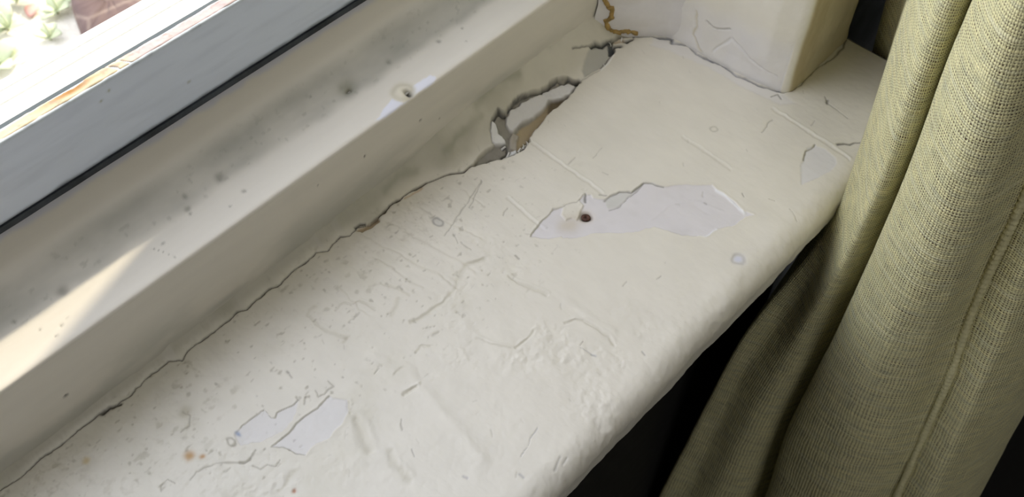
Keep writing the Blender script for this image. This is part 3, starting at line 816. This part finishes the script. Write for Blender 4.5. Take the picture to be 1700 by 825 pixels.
du = math_('MULTIPLY', math_('SUBTRACT', noise(uv, 60, 3), .5), .0018)
dv = math_('MULTIPLY', math_('SUBTRACT', noise(uv, 75, 3, .6, 1.3), .5), .0020)
du2 = math_('MULTIPLY', math_('SUBTRACT', noise(uv, 260, 1, 1, .12), .5), .0022)
dv2 = math_('MULTIPLY', math_('SUBTRACT', noise(uv, 260, 1, .12, 1), .5), .0024)
uu = math_('DIVIDE', math_('ADD', math_('ADD', sep.outputs[0], du), du2), PT)
vv_ = math_('DIVIDE', math_('ADD', math_('ADD', sep.outputs[1], dv), dv2), .0020)
su = math_('SINE', math_('MULTIPLY', uu, math.pi)); sv = math_('SINE', math_('MULTIPLY', vv_, math.pi))
au = math_('ABSOLUTE', su); av = math_('ABSOLUTE', sv)
wu = math_('POWER', au, .6); wv = math_('POWER', av, .6)      # thread cross-sections
par = math_('MULTIPLY', su, sv)                              # which thread lies on top
hw = math_('ADD', math_('MULTIPLY', wu, .6), math_('MULTIPLY', par, .35))
hv = math_('SUBTRACT', math_('MULTIPLY', wv, .62), math_('MULTIPLY', par, .35))
height = math_('MAXIMUM', hw, hv)
slub = mrange(noise(uv, 40, 3, .35, 10), .52, .68, 0, 1)
slub2 = mrange(noise(uv, 40, 3, 9, .3), .56, .72, 0, 1)
height2 = math_('ADD', height, math_('MULTIPLY', math_('MAXIMUM', slub, slub2), .25))
holes = mrange(math_('ADD', math_('MAXIMUM', au, av), math_('MULTIPLY', math_('MAXIMUM', slub, math_('MULTIPLY', slub2, .6)), .3)), .48, .74, 1, 0)
hz = math_('MULTIPLY', holes, mrange(noise(uv, 55, 3), .32, .55, .45, 1))
cr = N.new('ShaderNodeValToRGB'); e = cr.color_ramp.elements
e[0].position = .25; e[0].color = (*lin((202, 201, 164)), 1)
e[1].position = .75; e[1].color = (*lin((242, 234, 180)), 1)
x = e.new(.5); x.color = (*lin((226, 221, 172)), 1)
L.new(noise(uv, 150, 5, .5, 1.4), cr.inputs[0])
sl_mix = N.new('ShaderNodeMix'); sl_mix.data_type = 'RGBA'
L.new(math_('MULTIPLY', slub, .5), sl_mix.inputs[0]); L.new(cr.outputs[0], sl_mix.inputs[6]); sl_mix.inputs[7].default_value = (*lin((228, 226, 196)), 1)
hm = N.new('ShaderNodeMix'); hm.data_type = 'RGBA'
L.new(hz, hm.inputs[0]); L.new(sl_mix.outputs[2], hm.inputs[6]); hm.inputs[7].default_value = (*lin((74, 52, 30)), 1)
L.new(hm.outputs[2], P_.inputs['Base Color'])
bp = N.new('ShaderNodeBump'); bp.inputs['Distance'].default_value = .0011; bp.inputs['Strength'].default_value = .9
L.new(height2, bp.inputs['Height']); L.new(bp.outputs[0], P_.inputs['Normal'])
P_.inputs['Roughness'].default_value = .85; P_.inputs['Specular IOR Level'].default_value = .15
P_.inputs['Sheen Weight'].default_value = .1

G = [  # fold lines surveyed from the photograph: x of the fold (one value or per point) and the pixels it passes
    ([.75], None, (.205, .200)),
    ([.662, .662, .665], [(1471, 0), (1448, 88), (1420, 200)], None),
    ([.62, .63, .64, .64], [(1500, 0), (1478, 80), (1440, 220), (1380, 420)], None),
    ([.505, .505, .505, .500, .505, .50, .50, .485, .465, .475], [(1504, 0), (1488, 55), (1470, 115), (1448, 188), (1426, 250), (1410, 291), (1403, 342), (1358, 400), (1232, 555), (1093, 825)], None),
    ([.480, .480, .485, .485, .475, .466, .475], [(1522, 0), (1487, 115), (1447, 240), (1415, 340), (1375, 430), (1240, 610), (1140, 825)], None),
    ([.458, .458, .460, .460, .460, .463, .47], [(1560, 0), (1513, 130), (1468, 280), (1418, 400), (1325, 560), (1245, 700), (1190, 825)], None),
    ([.462, .462, .465, .467, .470, .478, .485], [(1600, 0), (1549, 130), (1509, 260), (1445, 390), (1366, 555), (1286, 720), (1240, 825)], None),
    ([.495, .495, .495, .497, .500, .508, .515], [(1640, 0), (1590, 106), (1553, 233), (1483, 400), (1408, 555), (1322, 720), (1286, 825)], None),
    ([.455, .455, .455, .456, .458, .465, .475], [(1616, 0), (1566, 106), (1528, 233), (1458, 400), (1388, 555), (1304, 720), (1274, 825)], None),
    ([.425, .425, .428, .435, .447, .462], [(1680, 0), (1625, 150), (1570, 300), (1500, 480), (1425, 650), (1360, 825)], None),
    ([.432, .432, .436, .447, .46, .472], [(1745, 0), (1690, 180), (1630, 350), (1560, 520), (1490, 680), (1430, 825)], None),
    ([.470, .470, .474, .478, .48, .486, .49], [(1800, 0), (1703, 330), (1664, 400), (1600, 545), (1594, 590), (1540, 709), (1488, 825)], None),
    ([.475, .475, .48, .485, .49], [(1850, 100), (1745, 360), (1670, 560), (1600, 720), (1550, 825)], None),
    ([.53, .53, .535, .54, .545], [(1960, 200), (1820, 420), (1712, 640), (1655, 740), (1612, 825)], None),
    ([.62, .62, .62, .62, .62], [(1990, 220), (1830, 440), (1722, 650), (1665, 750), (1622, 835)], None),
]
zlv = np.linspace(.42, -.90, 420)
guides = []
for xv, px, xy in G:
    if px is None:
        guides.append(np.stack([np.full_like(zlv, xv[0]), np.linspace(xy[0], xy[1], len(zlv))], 1)); continue
    xv = xv if len(xv) > 1 else xv * len(px)
    pts = np.array([on(0, a, *p) for a, p in zip(xv, px)])
    pts = pts[np.argsort(pts[:, 2])]
    def ev(z, j):
        zz_ = pts[:, 2]; r = np.interp(z, zz_, pts[:, j])
        sl0 = (pts[-1, j] - pts[0, j]) / (pts[-1, 2] - pts[0, 2]) * .5
        r = np.where(z > zz_[-1], pts[-1, j] + (z - zz_[-1]) * sl0, r)
        return np.where(z < zz_[0], pts[0, j] + (z - zz_[0]) * sl0, r)
    g = np.stack([ev(zlv, 0), ev(zlv, 1)], 1)
    ker = np.hanning(45); ker /= ker.sum()                    # soften the kinks of the survey
    for j in (0, 1):
        gp = np.concatenate([2 * g[0, j] - g[22:0:-1, j], g[:, j], 2 * g[-1, j] - g[-2:-24:-1, j]])
        g[:, j] = np.convolve(gp, ker, 'valid')
    guides.append(g)
guides = np.array(guides)                                     # (ng, nz, 2)
ng = len(guides)
SUB = 26
tt = np.linspace(0, ng - 1, (ng - 1) * SUB + 1)
cloth = np.zeros((len(tt), len(zlv), 3))
# centripetal-ish Catmull-Rom across the folds
for a, t_ in enumerate(tt):
    i = min(int(t_), ng - 2); f_ = t_ - i
    p0 = guides[max(i - 1, 0)]; p1 = guides[i]; p2 = guides[i + 1]; p3 = guides[min(i + 2, ng - 1)]
    m1 = (p2 - p0) * .5; m2 = (p3 - p1) * .5
    # keep tangents from overshooting short spans
    d = np.linalg.norm(p2 - p1, axis=1, keepdims=True)
    for mm_ in (m1, m2):
        ln = np.linalg.norm(mm_, axis=1, keepdims=True); mm_ *= np.minimum(1, 1.3 * d / np.maximum(ln, 1e-6))
    h1 = 2 * f_ ** 3 - 3 * f_ ** 2 + 1; h2 = f_ ** 3 - 2 * f_ ** 2 + f_; h3 = -2 * f_ ** 3 + 3 * f_ ** 2; h4 = f_ ** 3 - f_ ** 2
    cloth[a, :, :2] = h1 * p1 + h2 * m1 + h3 * p2 + h4 * m2
    cloth[a, :, 2] = zlv
seg = np.linalg.norm(np.diff(cloth[:, ::20, :2], axis=0), axis=2).mean(1)
ucoord = np.concatenate([[0], np.cumsum(seg)])
UUc, VVc = np.meshgrid(ucoord, -zlv, indexing='ij')
wr = .0012 * fbm(UUc, VVc, .05, 3, 111) + .0003 * fbm(UUc, VVc, .008, 2, 112)
cloth[..., 0] += wr * .8; cloth[..., 1] += wr * .5
curt = empty('curtain', (.5, .1, -.9))
tag(curt, 'yellow green open weave curtain hanging in folds beside the sill', 'curtain')
cl = grid_mesh('fabric', cloth, None, mc, flip=True)
uvl = cl.data.uv_layers.new(name='UVMap')
vi = np.zeros(len(cl.data.loops), np.int32); cl.data.loops.foreach_get('vertex_index', vi)
uvs = np.stack([UUc.ravel()[vi], VVc.ravel()[vi]], 1).astype(np.float32)
uvl.data.foreach_set('uv', uvs.ravel())
def cchild(o): o.parent = curt; o.matrix_parent_inverse = Matrix.Translation((-.5, -.1, .9)); return o
cchild(cl)
# corded seam down the front fold
sg = guides[11]
zs = np.linspace(.40, -.88, 900)
sx = np.interp(-zs, -zlv, sg[:, 0]); sy = np.interp(-zs, -zlv, sg[:, 1])
cord = np.stack([sx - .0016, sy - .0004, zs], 1)
cr_ = .0024 + .0004 * np.sin(np.arange(900) * 1.9) * 1.5 + .0005 * fbm(zs, zs * 0, .02, 3, 120)
M_CORD = mat('seam_yarn', lin((214, 209, 168)), .85, bump=.0008, bscale=700, stretch=(1, 1, .5), vary=.15, spec=.15)
seam = tube('seam', cord, cr_, M_CORD); cchild(seam)
tag(seam, 'raised corded seam down the curtain')

# ------------------------------------------------------------------ outside
M_GRAVEL = mat('pale_gravel', (.80, .77, .70), .9, bump=.01, bscale=30, vary=.2)
gr = boxobj('ground', (-6, .62, -1.1), (8, 12, -1.0), M_GRAVEL)
tag(gr, 'pale gravel ground outside the window', kind='structure')
mst = bpy.data.materials.new('brown_veined_stone'); mst.use_nodes = True
nt = mst.node_tree; N = nt.nodes; L = nt.links; P_ = N['Principled BSDF']
tc = N.new('ShaderNodeTexCoord'); vo = N.new('ShaderNodeTexVoronoi'); vo.feature = 'DISTANCE_TO_EDGE'; vo.inputs['Scale'].default_value = 9
L.new(tc.outputs['Object'], vo.inputs['Vector'])
rp = N.new('ShaderNodeValToRGB'); rp.color_ramp.elements[0].position = .0; rp.color_ramp.elements[0].color = (.22, .165, .14, 1)
rp.color_ramp.elements[1].position = .06; rp.color_ramp.elements[1].color = (.125, .082, .075, 1)
L.new(vo.outputs['Distance'], rp.inputs[0]); L.new(rp.outputs[0], P_.inputs['Base Color']); P_.inputs['Roughness'].default_value = .8
# a rounded flat stone: outline on the ground, real thickness
out = np.array([on(2, -.94, *p)[:2] for p in [(112, -40), (114, 0), (122, 22), (132, 52), (150, 70), (200, 60), (260, 30), (300, -20), (260, -80), (170, -90)]])
c0 = out.mean(0)
bm = bmesh.new(); rings = []
nO = 60; od = []
for i in range(nO):
    t_ = i / nO * len(out); a = int(t_); f_ = t_ - a
    od.append(out[a % len(out)] * (1 - f_) + out[(a + 1) % len(out)] * f_)
od = np.array(od)
for sc_, z_ in [(1.0, -1.005), (1.02, -.985), (1.0, -.962), (.96, -.948), (.85, -.940), (.5, -.935), (.15, -.934)]:
    rings.append([bm.verts.new((*(c0 + (p - c0) * sc_), z_ + .004 * _rs.rand())) for p in od])
for A, B in zip(rings, rings[1:]):
    for i in range(nO): bm.faces.new((A[i], A[(i + 1) % nO], B[(i + 1) % nO], B[i]))
bm.faces.new(rings[-1])
st = obj('paving_stone', bm, mst, None, True)
tag(st, 'brown paving stone with pale veins outside the window', 'stone')

M_LEAF = mat('weed_leaf', (.60, .66, .44), .6, vary=.3, bscale=60)
M_DRY = mat('dry_red_leaf', (.62, .34, .30), .7)
def leaf(name, L_, W_, yaw, pitch, mt, parent, loc):
    bm = bmesh.new(); n = 7; rows = []
    for i in range(n):
        t_ = i / (n - 1); w_ = W_ * math.sin(math.pi * (t_ * .92 + .05)) ** .8
        z_ = L_ * math.sin(pitch) * t_ - .35 * L_ * t_ * t_; x_ = L_ * math.cos(pitch) * t_
        rows.append([bm.verts.new((x_, -w_ / 2, z_ + w_ * .12)), bm.verts.new((x_, 0, z_)), bm.verts.new((x_, w_ / 2, z_ + w_ * .12))])
    for A, B in zip(rows, rows[1:]):
        bm.faces.new((A[0], A[1], B[1], B[0])); bm.faces.new((A[1], A[2], B[2], B[1]))
    r = bmesh.ops.extrude_face_region(bm, geom=list(bm.faces))
    for v in [v for v in r['geom'] if isinstance(v, bmesh.types.BMVert)]: v.co.z += .0012
    o = obj(name, bm, mt, parent, True)
    o.location = loc; o.rotation_euler = (0, 0, yaw)
    return o
def weed(px, py, nl, L_, W_, label, seed):
    rr = np.random.RandomState(seed)
    p = on(2, -1.0, px, py)
    e_ = empty('weed_plant', (p[0], p[1], -1.0))
    tag(e_, label, 'plant', 'small weeds outside the window')
    for i in range(nl):
        leaf('leaf', L_ * rr.uniform(.7, 1.1), W_ * rr.uniform(.8, 1.2), i * 2.4 + rr.rand(), rr.uniform(.5, 1.0), M_LEAF, e_, (0, 0, .004))
    tube('stem', [(0, 0, -.005), (.002, 0, .02), (.0, .003, .045)], .003, M_LEAF, e_, 6)
weed(96, 22, 5, .06, .034, 'green leafy weed close beside the brown paving stone', 1)
weed(84, 66, 4, .05, .028, 'small green weed nearest the white outer frame', 2)
weed(0, 112, 6, .085, .04, 'green weed cut by the left edge of the photo, lower one', 3)
weed(14, 50, 5, .07, .03, 'pale yellow green weed left of the red leaf', 4)
weed(28, 4, 6, .085, .036, 'yellow green weed at the top left corner', 5)
p = on(2, -.995, 50, 29)
dl_ = leaf('fallen_leaf', .05, .03, .8, .25, M_DRY, None, tuple(p))
tag(dl_, 'dry reddish fallen leaf on the pale gravel', 'leaf')
